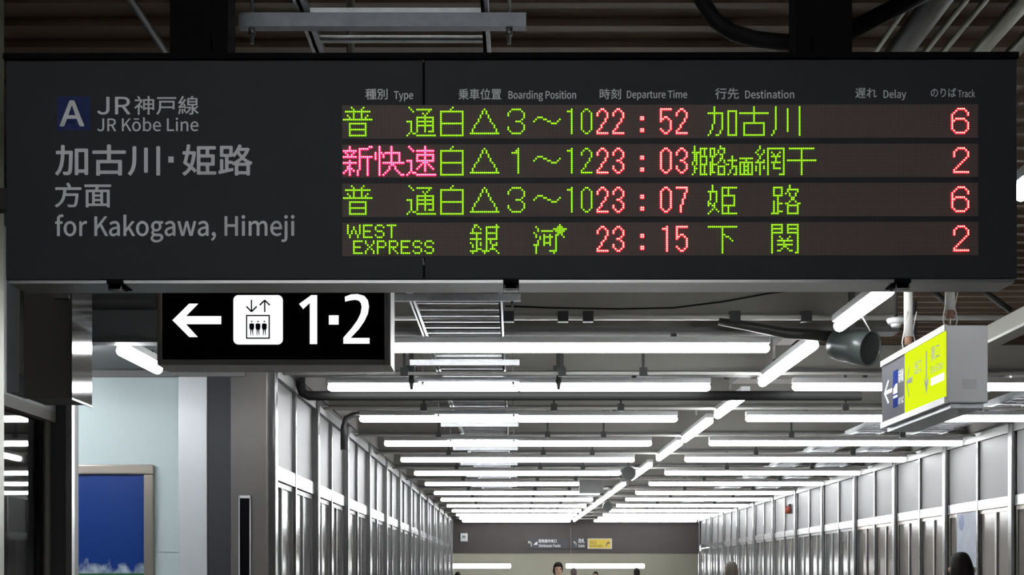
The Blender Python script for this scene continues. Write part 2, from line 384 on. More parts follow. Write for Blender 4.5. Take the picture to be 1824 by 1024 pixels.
def side_wall(name, X, sgn, y0, n, gold):
    """Glazed partition: posts, opaque upper panels, a polished transom and glass below. sgn points into the corridor."""
    root = struct(empty(name, (X, 0, 0)))
    P = 2.53; zt, zs0, zs1 = 3.33, 2.43, 2.56
    y1 = y0 + P*n
    bx('top_rail', M['alu_matt'], root, -0.06, 0.06, y0, y1, zt, zt+0.10)
    bx('top_ledge', M['alu'], root, 0, sgn*0.10, y0, y1, zt+0.10, zt+0.125)
    bx('header_panel', M['ceil'], root, -0.04, 0.04, y0, y1, zt+0.125, 4.05)
    bx('backing_wall', M['backing'], root, -sgn*0.34, -sgn*0.30, y0, y1, 0, 4.0)
    for k in range(n+1):
        y = y0 + P*k
        bx('post', M['alu'], root, -0.05, sgn*0.085, y-0.06, y+0.06, 0, zt+0.10, bevel=0.006)
        if k == n: break
        ym = y + P/2
        bx('mullion', M['alu'], root, -0.03, sgn*0.05, ym-0.028, ym+0.028, 0, zt, bevel=0.004)
        for a, b in ((y+0.06, ym-0.028), (ym+0.028, y+P-0.06)):
            bx('upper_panel', M['panel'], root, -0.015, 0.015, a, b, zs1, zt)
            bx('transom', M['transom'], root, -0.03, sgn*0.045, a, b, zs0, zs1, bevel=0.004)
            h = (b-a)/2; fm = M['goldframe'] if (gold and k < 5) else M['alu_matt']
            for q in range(2):
                c, d = a+h*q, a+h*(q+1)
                fr = MB(); fr.box(-0.02, 0.02, c, d, zs0-0.05, zs0-0.004); fr.box(-0.02, 0.02, c, d, 0.0, 0.12)
                fr.box(-0.02, 0.02, c, c+0.035, 0.12, zs0-0.05); fr.box(-0.022, 0.022, d-0.04, d, 0.12, zs0-0.05, 1 if gold and k < 5 else 0)
                w_ = fr.build('window', [fm, M['darkframe']], root)
                bx('pane', M['film_glass_warm' if (gold and k < 5) else 'film_glass'], w_, -0.004, 0.004, c+0.035, d-0.04, 0.12, zs0-0.05)
    return root
side_wall('wall_left', XL, 1, 11.66, 13, False)
side_wall('wall_right', XR, -1, 11.34, 13, True)
# far bulkhead and the hall beyond it
bk = struct(empty('wall_back', (0, YE, 0)))
bx('bulkhead', M['bulk'], bk, XL-0.2, XR+0.2, 0, 0.3, PZ(985.5, YE), 4.05)
bx('bulkhead_joint', M['flange'], bk, PX(1016, YE), PX(1018, YE), -0.012, 0.0, PZ(985.5, YE), PZ(940, YE))
struct(bx('wall_back', M['cream'], None, -12, 16, 72, 72.3, 0, 4))
struct(bx('ceiling', M['cream'], None, -12, 16, YE+0.31, 72, 2.9, 3.0))
struct(bx('wall_left', M['cream'], None, -12.3, -12, YE+0.31, 72, 0, 2.9))
struct(bx('wall_right', M['cream'], None, 16, 16.3, YE+0.31, 72, 0, 2.9))
# left side: pale blue wall with columns where the corridor begins
Y0 = 11.5
bw = struct(empty('wall_front', (0, Y0, 0)))
zt = PZ(672, Y0)
mb = MB(); mb.box(-4.8, PX(319, Y0), 0, 0.12, PZ(983, Y0), zt); mb.box(-4.8, PX(319, Y0), 0, 0.12, 0, PZ(985, Y0))
mb.box(-4.8, PX(319, Y0), 0.01, 0.12, PZ(985, Y0), PZ(983, Y0))
mb.build('wall_sheet', M['bluewall'], bw)
bx('header', M['panel'], bw, -4.8, -2.3, -0.06, 0.12, zt, PZ(658, Y0))
MB().tube([(-4.8, -0.14, PZ(660, Y0)), (-2.2, -0.14, PZ(660, Y0))], 0.018, 8).build('rail', M['flange'], bw)
struct(bx('column', M['whitecol'], None, PX(319.5, Y0), PX(370, Y0), Y0-0.03, Y0+0.2, 0, zt+0.01, bevel=0.004))
struct(bx('column', M['darkcol'], None, PX(370.3, Y0), PX(412, Y0), Y0-0.02, Y0+0.2, 0, 3.62))
gc = struct(empty('column', (0, Y0, 0)))
bx('column_sheet', M['greycol'], gc, PX(412.3, Y0), PX(475.5, Y0), -0.03, 0.14, 0, 3.62)
fr = MB(); a, b, c, d = PX(427, Y0), PX(448, Y0), PZ(883, Y0), 1.0; e = 0.008
fr.box(a, a+e, -0.045, -0.03, d, c); fr.box(b-e, b, -0.045, -0.03, d, c); fr.box(a, b, -0.045, -0.03, c-0.022, c); fr.box(a, b, -0.045, -0.03, d, d+e)
fr.build('slot_frame', M['lamp_body'], gc); bx('slot_panel', M['black'], gc, a+e, b-e, -0.036, -0.031, d+e, c-0.022)
# soffit at far left, over the blue wall
sf = struct(empty('ceiling', (0, 0, 0)))
bx('fascia', M['soffit'], sf, -4.8, -2.2, 9.0, 9.06, PZ(604, 9.0), 3.55)
bx('fascia_lip', M['flange'], sf, -4.8, -2.2, 8.94, 9.08, PZ(612, 9.0), PZ(604, 9.0))
bx('fascia_top', M['flange'], sf, -4.8, -2.2, 8.7, 9.0, PZ(551, 9.0), PZ(541, 9.0))
bx('soffit_panel', M['soffit'], sf, -4.8, -2.2, 9.08, Y0, 3.33, 3.37)
# glass door at far left, its wall and end post
dr = struct(empty('door_1', (-2.69, 0, 0)))
bx('door_frame', M['door_metal'], dr, -0.05, 0.05, 3.2, 7.74, 2.47, 2.53)
bx('door_frame', M['door_metal'], dr, -0.05, 0.02, 7.66, 7.74, 0, 2.47)
bx('door_frame', M['door_metal'], dr, -0.05, 0.05, 5.2, 5.28, 0, 2.47)
bx('glass', M['glass'], dr, -0.006, 0.006, 5.28, 7.66, 0.08, 2.47)
bx('glass', M['glass'], dr, -0.006, 0.006, 3.2, 5.2, 0.08, 2.47)
bx('fascia', M['soffit'], dr, -0.05, 0.05, 3.2, 7.74, 2.53, 3.4)
struct(bx('wall_left', M['soffit'], None, -4.8, -4.7, 2.0, 11.5, 0, 4.45))
struct(bx('column', M['flange'], None, -2.80, PX(120, 7.8), 7.78, 8.0, 0, 3.3))
struct(bx('trim_1', M['brushed'], None, PX(120.5, 7.8), PX(131, 7.8), 7.77, 7.82, 0, 3.3))
struct(bx('column', M['pipe_grey'], None, -2.52, PX(-14, 6.0), 6.0, 6.14, 0, 4.45))

# ------------------------------------------------------------------ the departure board
BY = 4.1; s = BY/F; CY = 300.0
board = empty('departure_board', (0, BY, PZ(CY, BY)), (0, -0.00136, 0))
tag(board, 'long dark grey station departure board with green and red lit train times', 'departure board')
def X(px): return (px - VX)*s
def Z(py): return (CY - py)*s
D = 0.15
bx('housing', M['board'], board, X(10), X(1812), 0.0, D, Z(497.5), Z(106), bevel=0.004)
bx('top_trim', M['black'], board, X(8), X(1813), -0.012, D+0.01, Z(106), Z(96))
bx('bottom_rail', M['brushed'], board, X(14), X(1808), 0.006, D-0.004, Z(503), Z(497.6))
for px in (205, 910, 1607):
    mb = MB(); mb.box(X(px-14), X(px+14), -0.01, 0.10, Z(505), Z(499)); mb.box(X(px-14), X(px+14), 0.02, 0.05, Z(513), Z(505))
    mb.box(X(px-13), X(px+13), 0.005, 0.035, Z(516), Z(513), 1)
    mb.tube([(X(px-11), -0.004, Z(508)), (X(px-11), -0.004, Z(516)), (X(px+11), -0.004, Z(516)), (X(px+11), -0.004, Z(508))], 0.003, 6, 1)
    mb.build('latch', [M['black'], M['alu']], board)
for a, b in ((300, 404), (1421, 1521)):
    bx('support_post', M['black'], board, X(a), X(b), 0.02, D-0.02, Z(96), 4.45-PZ(CY, BY))
    c = (a+b)/2+2
    pl = bx('post_collar', M['black'], board, X(a+28), X(b-28), -0.005, 0.02, Z(96), Z(64))
    MB().tube([(X(c-5), 0.0, Z(72)), (X(c+5), 0.0, Z(72))], 0.005, 6).build('bolt', M['alu'], board)
# vertical joint in the cover with its worn paint
bx('cover_joint', M['seam'], board, X(753), X(757), -0.0012, 0.0, Z(187), Z(107))
bx('cover_joint', M['seam'], board, X(753), X(757), -0.0012, 0.0, Z(496), Z(459))
mb = MB(); mb.prism([(X(753), Z(472)), (X(756.5), Z(472)), (X(754.5), Z(460)), (X(752), Z(460))], -0.002, -0.0002)
mb.prism([(X(753), Z(106)), (X(756), Z(106)), (X(755.5), Z(111)), (X(754), Z(111))], -0.002, -0.0002)
mb.build('paint_scratch', M['scratch'], board)
# printed lettering
def T(body, x0, x1, y0, y1, m='print', bold=0.012): return text(body, X(x0), X(x1), Z(y1), Z(y0), -0.0011, M[m], board, bold=bold)
bd = MB().prism(rrect(X(102), X(161), Z(231), Z(171), 0.002), -0.0009, 0.0).build('line_badge', M['badge'], board)
tag(bd, 'blue square line badge')
text('A', X(107.5), X(149.5), Z(223.3), Z(179), -0.0016, M['print'], bd, bold=0.022)
T('JR', 173.5, 232.5, 172, 203, bold=0.012); T('神戸線', 240, 354, 170.5, 203.5, bold=0.008)
T('JR Kōbe Line', 173.5, 353.5, 208.5, 233, bold=0.008)
T('加古川', 99, 284.5, 257.5, 311.5, bold=0.016); bx('lettering', M['print'], board, X(300), X(309.5), -0.0011, -0.0002, Z(288.8), Z(278)); T('姫路', 325.5, 449.5, 257.5, 311.5, bold=0.016)
T('方面', 98, 197.5, 325, 368, bold=0.014)
T('for Kakogawa, Himeji', 99, 524, 381.5, 430.5, bold=0.012)
for body, x0, x1, y0, y1 in (('種別', 651, 690.5, 158, 177), ('乗車位置', 817, 893, 158, 177.5), ('時刻', 1068.5, 1106, 158.5, 177), ('行先', 1274, 1316, 157.5, 177), ('遅れ', 1523.5, 1562, 158, 175.5), ('のりば', 1658, 1703, 158, 174)):
    T(body, x0, x1, y0, y1, 'print_small', 0.008)
for body, x0, x1, y0, y1 in (('Type', 702, 736, 162.5, 180.5), ('Boarding Position', 906, 1026, 161.5, 180.5), ('Departure Time', 1117, 1224, 161.5, 179), ('Destination', 1327.5, 1414.5, 161.5, 176), ('Delay', 1574, 1614, 161, 179.5), ('Track', 1706.5, 1736.5, 161, 174.5)):
    T(body, x0, x1, y0, y1, 'print_small', 0.012)
# LED glyphs: dot columns for each row of dots, top to bottom
G = {
'fu': "4 10|5 9|1-13|5 9|2 5 9 12|3 5 9 11|0-14||3-11|3 11|3 11|3-11|3 11|3 11|3-11",
'tsu': "1|2 5-12|3 11|8 10|9|5-13|5 9 13|0-2 5-13|2 5 9 13|2 5-13|2 5 9 13|2 5 9 13|2 5 9 11-13|1 3 4|0 5-14",
'haku': "7|6|1-12|1 12|1 12|1 12|1 12|1 12|1-12|1 12|1 12|1 12|1 12|1 12|1-12",
'tri': "|7|6 8|6 8|5 9|5 9|4 10|4 10|3 11|2 12|2 12|1 13|1 13|0-14",
'F3': "|5-9|4 10|3 11|3 11|11|10|7-9|10|11|3 11|3 11|4 10|5-9",
'F1': "|8|7 8|5-8|8|8|8|8|8|8|8|8|8|8",
'wave': "|||||2-4|1 5 6 13|0 7 8 12|9-11",
'0': "|2 3|1 4|0 5|0 5|0 5|0 5|0 5|0 5|0 5|0 5|0 5|1 4|2 3",
'1': "|3|1-3|3|3|3|3|3|3|3|3|3|3|3",
'2': "|2 3|1 4|0 5|0 5|5|4|4|3|2|2|1|0|0-5",
'3': "|2 3|1 4|0 5|0 5|5|4|2 3|4|5|0 5|0 5|1 4|2 3",
'5': "|0-5|0|0|0|0 2 3|0 1 4|0 5|5|5|5|0 5|1 4|2 3",
'7': "|0-5|5|5|4|4|4|3|3|3|2|2|2|2",
'colon': "|||||7 8|7 8|||||7 8|7 8",
'ka': "3|3|3 10-14|0-7 10 14|3 7 10 14|3 7 10 14|3 7 10 14|3 7 10 14|3 7 10 14|2 7 10 14|2 7 10 14|2 7 10 14|1 6 10 14|1 6 10 14|0 4 5 10-14",
'ko': "7|7|7|0-14|7|7|7|7|2-12|2 12|2 12|2 12|2 12|2 12|2-12",
'kawa': "2 14|2 8 14|2 8 14|2 8 14|2 8 14|2 8 14|2 8 14|2 8 14|2 8 14|2 8 14|2 8 14|2 8 14|1 8 14|1 14|0 14",
'shin': "3 13 14|3 8-12|0-6 8|1 5 8|2 4 8|0-6 8-14|8 12|3 8 12|0-6 8 12|3 8 12|2 3 8 12|2-4 8 12|1 3 5 7 12|0 3 7 12|3 7 12",
'kai': "2 8|2 8|2 8|0 2 3 5-12|0 2 4 8 12|0 2 4 8 12|0 2 8 12|2 8 12|2 4-14|2 8 9|2 7 10|2 7 10|2 6 11|2 5 12|2 4 13 14",
'soku': "1 9|2 9|3 5-13|9|5-13|5 9 13|5 9 13|0-2 5-13|2 8-10|2 7 9 11|2 6 9 12|2 5 9 13|2 9|1 3 4|0 5-14",
'hime_n': "1|1 4-7|1 4 6|0-4 6|1 2 4 6|1 2 4-7|1 2 4 7|1 2 4 7|0 2 4 7|0 2 4-7|1 4 6|1 2 4 6|1 4 6|1 4 6|0 4-7",
'ji_n': "5|0-2 5-7|0 2 4 7|0 2 4 7|0 2 3 5 6|0-2 6|1 5 6|1 5 7|0 1 4 7|0-3 8 9|0 1 4-7|0 1 4 7|0 1 4 7|0-2 4 7|0 4-7",
'ho_n': "|||||2|2|0-4|2|2|2-4|2 4|1 4|1 4|0 3 4",
'men_n': "||||||0-6|3|0-6|0 2 4 6|0 2-4 6|0 2 4 6|0 2-4 6|0 2 4 6|0-6",
'abo': "2|2 6-14|1 4 6 14|0 4 6 8 12 14|1 3 6 9 11 14|2 6 8-12 14|2 6 10 14|1 4 6 10 14|0-4 6 8-12 14|2 6 9 14|0 2 4 6 9 14|0 2 4 6 9-12 14|0 2 6 14|2 6 14|2 6 12-14",
'shi': "|1-13|7|7|7|7|7|0-14|7|7|7|7|7|7|7",
'hime': "2|2 7-14|2 7 10|0-4 7 10|1 4 7 10|1 4 7-13|1 4 7 13|1 4 7 13|0 4 7 13|0 1 3 7 13|0 2 3 7-13|3 7 10|2 4 7 10|1 5 7 10|0 7-14",
'ji': "9|1-5 9|1 5 8-13|1 5 8 13|1 5 7 9 12|1-5 9 12|3 10 11|3 10 11|1 3 9 12|1 3-5 7 8 13 14|1 3 8-13|1 3 8 13|1 3 8 13|1 3-5 8 13|0-3 8-13",
'shimo': "|0-14|7|7|7|7 8|7 9 10|7 11|7 12|7|7|7|7|7|7",
'seki': "0-5 8-13|0 5 8 13|0-5 8-13|0 5 8 13|0-5 8-13|0 13|0 4 9 13|0 5 8 13|0 3-10 13|0 6 13|0 3-10 13|0 6 7 13|0 5 8 13|0 3 4 9 10 13|0 12 13",
'west': "2 8 10-14 17-19 22-26|2 5 8 10 16 20 24|2 5 8 10 16 24|2 4 6 8 10-13 17-19 24|2 4 6 8 10 20 24|3 7 10 16 20 24|3 7 10-14 17-19 24||5-9 11 15 17-20 23-26 29-33 36-38 42-44|5 11 15 17 21 23 27 29 35 39 41 45|5 12 14 17 21 23 27 29 35 41|5-8 13 17-20 23-26 29-32 36-38 42-44|5 12 14 17 23 25 29 39 45|5 11 15 17 23 26 29 35 39 41 45|5-9 11 15 17 23 27 29-33 36-38 42-44",
'gin': "2 3 13|2 4 8-14|1 5 8 13|1 8 13|0-5 8-13|3 8 13|3 8 13|0-5 8-13|3 8 10|0 3 5 8 10 13|1 3 5 8 11-13|1 3 8 11|3-5 8 10-12|0-3 6-9 13|1 7 14",
'ga': "13|1 12-14|2 10-16|2 4-9 11-15|0 12-14|1 5 8 11 12 14|1 3 5-9 11 15|3 5 8 11|2 5 8 11|2 5-8 11|0-2 5 8 11|1 11|1 11|1 8-11|1 10",
'6': "|3-6|2 7|1 8|0 8|0|0 2-6|0 1 7|0 8|0 8|0 8|0 8|1 7|2-6",
'T2': "|3-6|2 7|1 8|1 8|1 8|7|6|5|4|3|2|1|1-8",
}
def dots(key, col):
    out = []
    for r, line in enumerate(G[key].split('|')):
        for t in line.split():
            a, _, b = t.partition('-')
            for c in range(int(a), int(b or a)+1): out.append((col+c, r))
    return out
ROWTXT = [
 (192.1, [('fu',0,'g'),('tsu',32,'g'),('haku',48,'g'),('tri',64,'g'),('F3',80,'g'),('wave',96,'g'),('1',112,'g'),('0',120,'g'),('2',128,'r'),('2',136,'r'),('colon',143,'r'),('5',160,'r'),('2',168,'r'),('ka',184,'g'),('ko',200,'g'),('kawa',216,'g'),('6',307,'r')]),
 (262.1, [('shin',0,'p'),('kai',16,'p'),('soku',32,'p'),('haku',48,'g'),('tri',64,'g'),('F1',80,'g'),('wave',96,'g'),('1',112,'g'),('2',120,'g'),('2',128,'r'),('3',136,'r'),('colon',143,'r'),('0',160,'r'),('3',168,'r'),('hime_n',176,'g'),('ji_n',185,'g'),('ho_n',194,'g'),('men_n',200,'g'),('abo',208,'g'),('shi',224,'g'),('T2',307,'r')]),
 (331.7, [('fu',0,'g'),('tsu',32,'g'),('haku',48,'g'),('tri',64,'g'),('F3',80,'g'),('wave',96,'g'),('1',112,'g'),('0',120,'g'),('2',128,'r'),('3',136,'r'),('colon',143,'r'),('0',160,'r'),('7',168,'r'),('hime',184,'g'),('ji',216,'g'),('6',307,'r')]),
 (401.4, [('west',0,'g'),('gin',64,'g'),('ga',96,'g'),('2',128,'r'),('3',136,'r'),('colon',143,'r'),('1',160,'r'),('5',168,'r'),('shimo',184,'g'),('seki',216,'g'),('T2',307,'r')]),
]
COLS = {'g': ('led_green', 'led_green_halo', 'green lit character'), 'r': ('led_red', 'led_red_halo', 'red lit character'), 'p': ('led_pink', 'led_pink_halo', 'pink lit character')}
names4 = ['top row of the led display', 'second row of the led display', 'third row of the led display', 'bottom row of the led display']
for ri, (y0, items) in enumerate(ROWTXT):
    ox = X(612.77) ; oz = Z(y0)
    row = bx('display_row', M['matrix'], board, X(609.5)-ox-PITCH/2, X(1742)-ox-PITCH/2, -0.0015, 0.0, Z(y0+54.5)-oz-PITCH/2, Z(y0-5)-oz-PITCH/2, loc=(ox+PITCH/2, 0, oz+PITCH/2))
    tag(row, names4[ri])
    for key, col, c in items:
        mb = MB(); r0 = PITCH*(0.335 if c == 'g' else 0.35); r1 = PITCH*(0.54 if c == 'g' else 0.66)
        for cx, cz in dots(key, col):
            x, z = cx*PITCH - PITCH/2, -cz*PITCH*1.003 - PITCH/2; b = len(mb.v)
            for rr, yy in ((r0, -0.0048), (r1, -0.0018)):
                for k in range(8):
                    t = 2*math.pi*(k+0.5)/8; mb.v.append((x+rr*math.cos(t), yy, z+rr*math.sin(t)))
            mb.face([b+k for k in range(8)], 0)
            for k in range(8): mb.face([b+k, b+8+k, b+8+(k+1)%8, b+(k+1)%8], 1)  # sloping lens ring, with the dot's halo put into its glow
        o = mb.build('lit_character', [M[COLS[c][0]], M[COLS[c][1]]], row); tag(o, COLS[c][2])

# ------------------------------------------------------------------ elevator direction sign under the board
EYS = 5.2
es = empty('elevator_sign', (0, EYS, PZ(580, EYS)))
tag(es, 'black backlit sign with white arrow, elevator pictogram and platform numbers 1 and 2', 'direction sign')
e = EYS/F
def X2(px): return (px-VX)*e
def Z2(py): return (580-py)*e
def crop(u, v): return (X2(280+u/4.145), Z2(490+v/4.145))
mb = MB(); mb.box(X2(281), X2(289), -0.01, 0.17, Z2(651), Z2(505)); mb.box(X2(685), X2(694.5), -0.01, 0.17, Z2(651), Z2(505))
mb.box(X2(289), X2(685), -0.01, 0.17, Z2(651), Z2(640.8)); mb.box(X2(289), X2(685), -0.01, 0.17, Z2(513.5), Z2(505))
mb.build('frame', M['signframe'], es, bevel=0.003)
bx('side_plate', M['alu_matt'], es, X2(694.6), X2(696), -0.008, 0.165, Z2(651), Z2(505))
bx('face', M['black'], es, X2(289), X2(685), 0.0, 0.16, Z2(640.8), Z2(513.5))
def P2(name, uv, m, y0=-0.002, y1=0.0, parent=es): return MB().prism([crop(u, v) for u, v in uv], y0, y1).build(name, M[m], parent)
P2('arrow', [(113,333),(237,211),(303,211),(213,303),(473,303),(473,362),(213,362),(300,457),(237,457)], 'signwhite')
x0, z1 = crop(563, 148); x1, z0 = crop(928, 512)
ic = MB().prism(rrect(x0, x1, z0, z1, 0.02, 8), -0.002, 0.0).build('elevator_pictogram', M['signwhite'], es)
def stroke(pts, wpx, parent=ic, name='pictogram_mark', m='ink'):
    mb = MB(); hw = wpx/2
    for (u0, v0), (u1, v1) in zip(pts, pts[1:]):
        L = math.hypot(u1-u0, v1-v0); nx, ny = -(v1-v0)/L*hw, (u1-u0)/L*hw
        mb.prism([crop(u0+nx, v0+ny), crop(u1+nx, v1+ny), crop(u1-nx, v1-ny), crop(u0-nx, v0-ny)], -0.003, -0.0021)
    return mb.build(name, M[m], parent)
stroke([(697,183),(697,270)], 10); stroke([(660,232),(697,271),(736,232)], 11)
stroke([(795,190),(795,273)], 10); stroke([(757,223),(795,186),(832,223)], 11)
stroke([(657,299),(832,299)], 10); stroke([(657,466),(832,466)], 10); stroke([(661,295),(661,470)], 10); stroke([(828,295),(828,470)], 10)
for cx in (699, 745, 792):
    mb = MB()
    mb.prism([crop(cx+6*math.cos(t*math.pi/4), 343+6*math.sin(t*math.pi/4)) for t in range(8)], -0.003, -0.0021)
    mb.prism([crop(u, v) for u, v in ((cx-12,357),(cx+12,357),(cx+18,364),(cx+18,392),(cx+12,404),(cx-12,404),(cx-18,392),(cx-18,364))], -0.003, -0.0021)
    mb.prism([crop(u, v) for u, v in ((cx-11,402),(cx-1,402),(cx-6,446),(cx-10,446))], -0.003, -0.0021)
    mb.prism([crop(u, v) for u, v in ((cx+1,402),(cx+11,402),(cx+10,446),(cx+6,446))], -0.003, -0.0021)
    mb.build('pictogram_rider', M['ink'], ic)
P2('lettering', [(1181,148),(1181,509),(1127,509),(1127,205),(1078,251),(1048,213),(1138,148)], 'signwhite')
P2('lettering', [(1268,297),(1340,297),(1340,365),(1268,365)], 'signwhite')
pts = [(1388,196),(1386,160),(1430,143),(1480,140),(1530,154),(1556,186),(1564,232),(1556,284),(1530,340),(1490,398),(1428,464),(1568,464),(1568,506),(1375,506),(1375,462),(1436,392),(1478,334),(1502,284),(1510,236),(1504,206),(1488,188),(1462,182),(1426,186)]
P2('lettering', pts, 'signwhite')
for px in (360, 620):
    MB().tube([(X2(px), 0.08, Z2(505)), (X2(px), 0.08, 4.45-PZ(580, EYS))], 0.016, 10).build('hanger_rod', M['pipe_grey'], es)

# ------------------------------------------------------------------ yellow sign at right
YN, YF, XS = 8.0, 9.4, 2.56
ys = empty('exit_sign', (XS, YN, 0)); tag(ys, 'white box sign with yellow and grey face hanging by two pipes at right', 'hanging sign')
z0, z1 = PZ(717, YN), PZ(579, YN); W_ = PX(1760, YN)-XS
mb = MB(); mb.box(0, W_, 0, YF-YN, z0, z1); mb.build('housing', M['white'], ys, bevel=0.006)
bx('tray', M['galv'], ys, 0.03, W_-0.02, 0.02, YF-YN-0.02, z0-0.03, z0)
L_ = YF-YN
bx('trim', M['lamp_body'], ys, -0.014, 0.004, -0.002, L_, z1-0.035, z1+0.004)
bx('trim', M['lamp_body'], ys, -0.014, 0.004, -0.002, L_, z0-0.004, z0+0.035)
ysp = L_*0.60
yf = bx('yellow_face', M['yellow'], ys, -0.006, 0.0, 0.004, ysp, z0+0.035, z1-0.035); tag(yf, 'lit yellow half of the sign face')
gf = bx('grey_face', M['signgrey'], ys, -0.006, 0.0, ysp, L_-0.01, z0+0.035, z1-0.035); tag(gf, 'grey half of the sign face')
def side_poly(name, pts, m, parent, x=-0.0075):   # points (y, z) on the face that looks towards -x
    mb = MB(); n = len(pts); mb.v += [(x, a, b) for a, b in pts]; mb.v += [(x+0.001, a, b) for a, b in pts]
    ar = sum(pts[i][0]*pts[(i+1)%n][1]-pts[(i+1)%n][0]*pts[i][1] for i in range(n))
    od = list(range(n))[::-1] if ar > 0 else list(range(n))
    mb.face(od); mb.face([n+i for i in od[::-1]])
    return mb.build(name, M[m], parent)
zc = (z0+z1)/2
def U(u): return L_*(1-u)         # 0 at the left (far) end of the face, 1 at the near end
def V(v): return z0 + (z1-z0)*v
side_poly('arrow_mark', [(U(.05),V(.5)),(U(.12),V(.68)),(U(.14),V(.66)),(U(.085),V(.53)),(U(.19),V(.53)),(U(.19),V(.47)),(U(.085),V(.47)),(U(.14),V(.34)),(U(.12),V(.32))], 'signwhite', gf)
side_poly('train_pictogram', [(U(.21),V(.22)),(U(.29),V(.22)),(U(.29),V(.76)),(U(.21),V(.76))], 'signblue', gf)
side_poly('train_mark', [(U(.215),V(.42)),(U(.285),V(.42)),(U(.285),V(.56)),(U(.255),V(.56)),(U(.215),V(.50))], 'signwhite', gf, -0.0085)
side_poly('train_mark', [(U(.215),V(.36)),(U(.285),V(.36)),(U(.285),V(.395)),(U(.215),V(.395))], 'signwhite', gf, -0.0085)
text('新幹線', -U(.30), -U(.385), V(.55), V(.74), -0.0075, M['signwhite'], gf, axis='y')
text('のりば', -U(.30), -U(.385), V(.24), V(.34), -0.0075, M['signwhite'], gf, axis='y')
side_poly('arrow_mark', [(U(.43),V(.5)),(U(.47),V(.72)),(U(.475),V(.70)),(U(.445),V(.53)),(U(.52),V(.56)),(U(.52),V(.47)),(U(.445),V(.48)),(U(.475),V(.30)),(U(.47),V(.28))], 'ink_olive', yf)
text('出口', -U(.56), -U(.66), V(.55), V(.74), -0.0075, M['ink_olive'], yf, axis='y', bold=0.0)
side_poly('arrow_mark', [(U(.735),V(.22)),(U(.70),V(.45)),(U(.728),V(.36)),(U(.728),V(.80)),(U(.742),V(.80)),(U(.742),V(.36)),(U(.77),V(.45))], 'ink_olive', yf)
text('東口', -U(.80), -U(.92), V(.62), V(.82), -0.0075, M['ink_olive'], yf, axis='y', bold=0.0)
text('East Gate', -U(.80), -U(.97), V(.46), V(.56), -0.0075, M['ink_olive'], yf, axis='y', bold=0.0)
side_poly('white_band', [(U(.80),V(.30)),(U(.985),V(.30)),(U(.985),V(.40)),(U(.80),V(.40))], 'signwhite', yf)
lb_ = bx('rating_plate', M['print'], ys, W_*0.38, W_*0.72, -0.002, 0.0, PZ(693, YN), PZ(675, YN))
for yy, px, yb in ((0.12, 1692, 553), (0.95, 1618, 600)):
    yw = YN+yy; xx = PX(px, yw)-XS
    hp = MB().tube([(xx, yy, PZ(yb, yw)), (xx, yy, 4.45)], 0.030, 12).build('hanger_pipe', M['conduit'], ys)
    MB().tube([(xx, yy, PZ(yb+14, yw)), (xx, yy, PZ(yb-1, yw))], 0.025, 12).build('pipe_joint', M['rust'], hp)
    MB().tube([(xx, yy, z1), (xx, yy, PZ(yb+12, yw))], 0.008, 8).build('hanger_bolt', M['rust'], ys)
    for k in range(3):
        a = 0.02*(k-1)
        MB().tube([(xx+a*1.6, yy, z1+0.002), (xx+a*2.2, yy-0.01, z1+0.06), (xx+a*1.4, yy, z1+0.13), (xx+a*0.8+0.03*(k == 2), yy-0.03, z1+0.26)], 0.004, 6).build('wire', M['conduit'], ys)

# ------------------------------------------------------------------ dark box sign hanging at far left
hb = empty('hanging_sign', (0, 5.0, 0)); tag(hb, 'dark backed box sign with shiny metal end hanging at far left', 'hanging sign')
Yb = 5.0
bx('housing', M['boxdark'], hb, PX(42, Yb), PX(126.5, Yb), 0, 0.23, PZ(708, Yb), 3.25, bevel=0.003)
bx('end_plate', M['polished'], hb, PX(126.6, Yb), PX(128.5, Yb), 0.0, 0.235, PZ(708, Yb), 3.25)
bx('bottom_trim', M['alu'], hb, PX(126.0, Yb), PX(129, Yb), -0.004, 0.236, PZ(712, Yb), PZ(708.2, Yb))
bx('side_panel', M['soffit'], hb, PX(10, Yb), PX(32, Yb), 0.01, 0.2, PZ(698, Yb), 3.25)
bx('side_trim', M['pipe_grey'], hb, PX(32, Yb), PX(35, Yb), 0.0, 0.2, PZ(664, Yb), 3.25)
bx('bracket', M['alu'], hb, PX(98, Yb), PX(126, Yb), -0.02, -0.001, PZ(533, Yb), PZ(514, Yb))
bx('bracket', M['boxdark'], hb, -2.47, -2.40, 0.0, 1.0, 2.98, 3.06); bx('bracket', M['boxdark'], hb, -2.47, PX(60, Yb), 0.1, 0.16, 2.98, 3.06)

# ------------------------------------------------------------------ framed poster on the blue wall
po = empty('poster_frame', (0, Y0, 0)); tag(po, 'silver framed poster of deep blue sky and clouds on pale blue wall', 'poster')
x0, x1, z0, z1 = -4.15, PX(276, Y0), 1.05, PZ(828, Y0); fw = 0.085
mb = MB()
for a, b, c, d in ((x0, x1, z1-fw, z1), (x0, x1, z0, z0+fw), (x0, x0+fw, z0+fw, z1-fw), (x1-fw, x1, z0+fw, z1-fw)): mb.box(a, b, -0.05, -0.001, c, d)
mb.build('frame', M['goldframe'], po, bevel=0.012)
M['poster'] = poster_mat(PZ(1006, Y0)+0.02, PZ(1021, Y0))
bx('print', M['poster'], po, x0+fw, x1-fw, -0.022, -0.002, z0+fw, z1-fw)

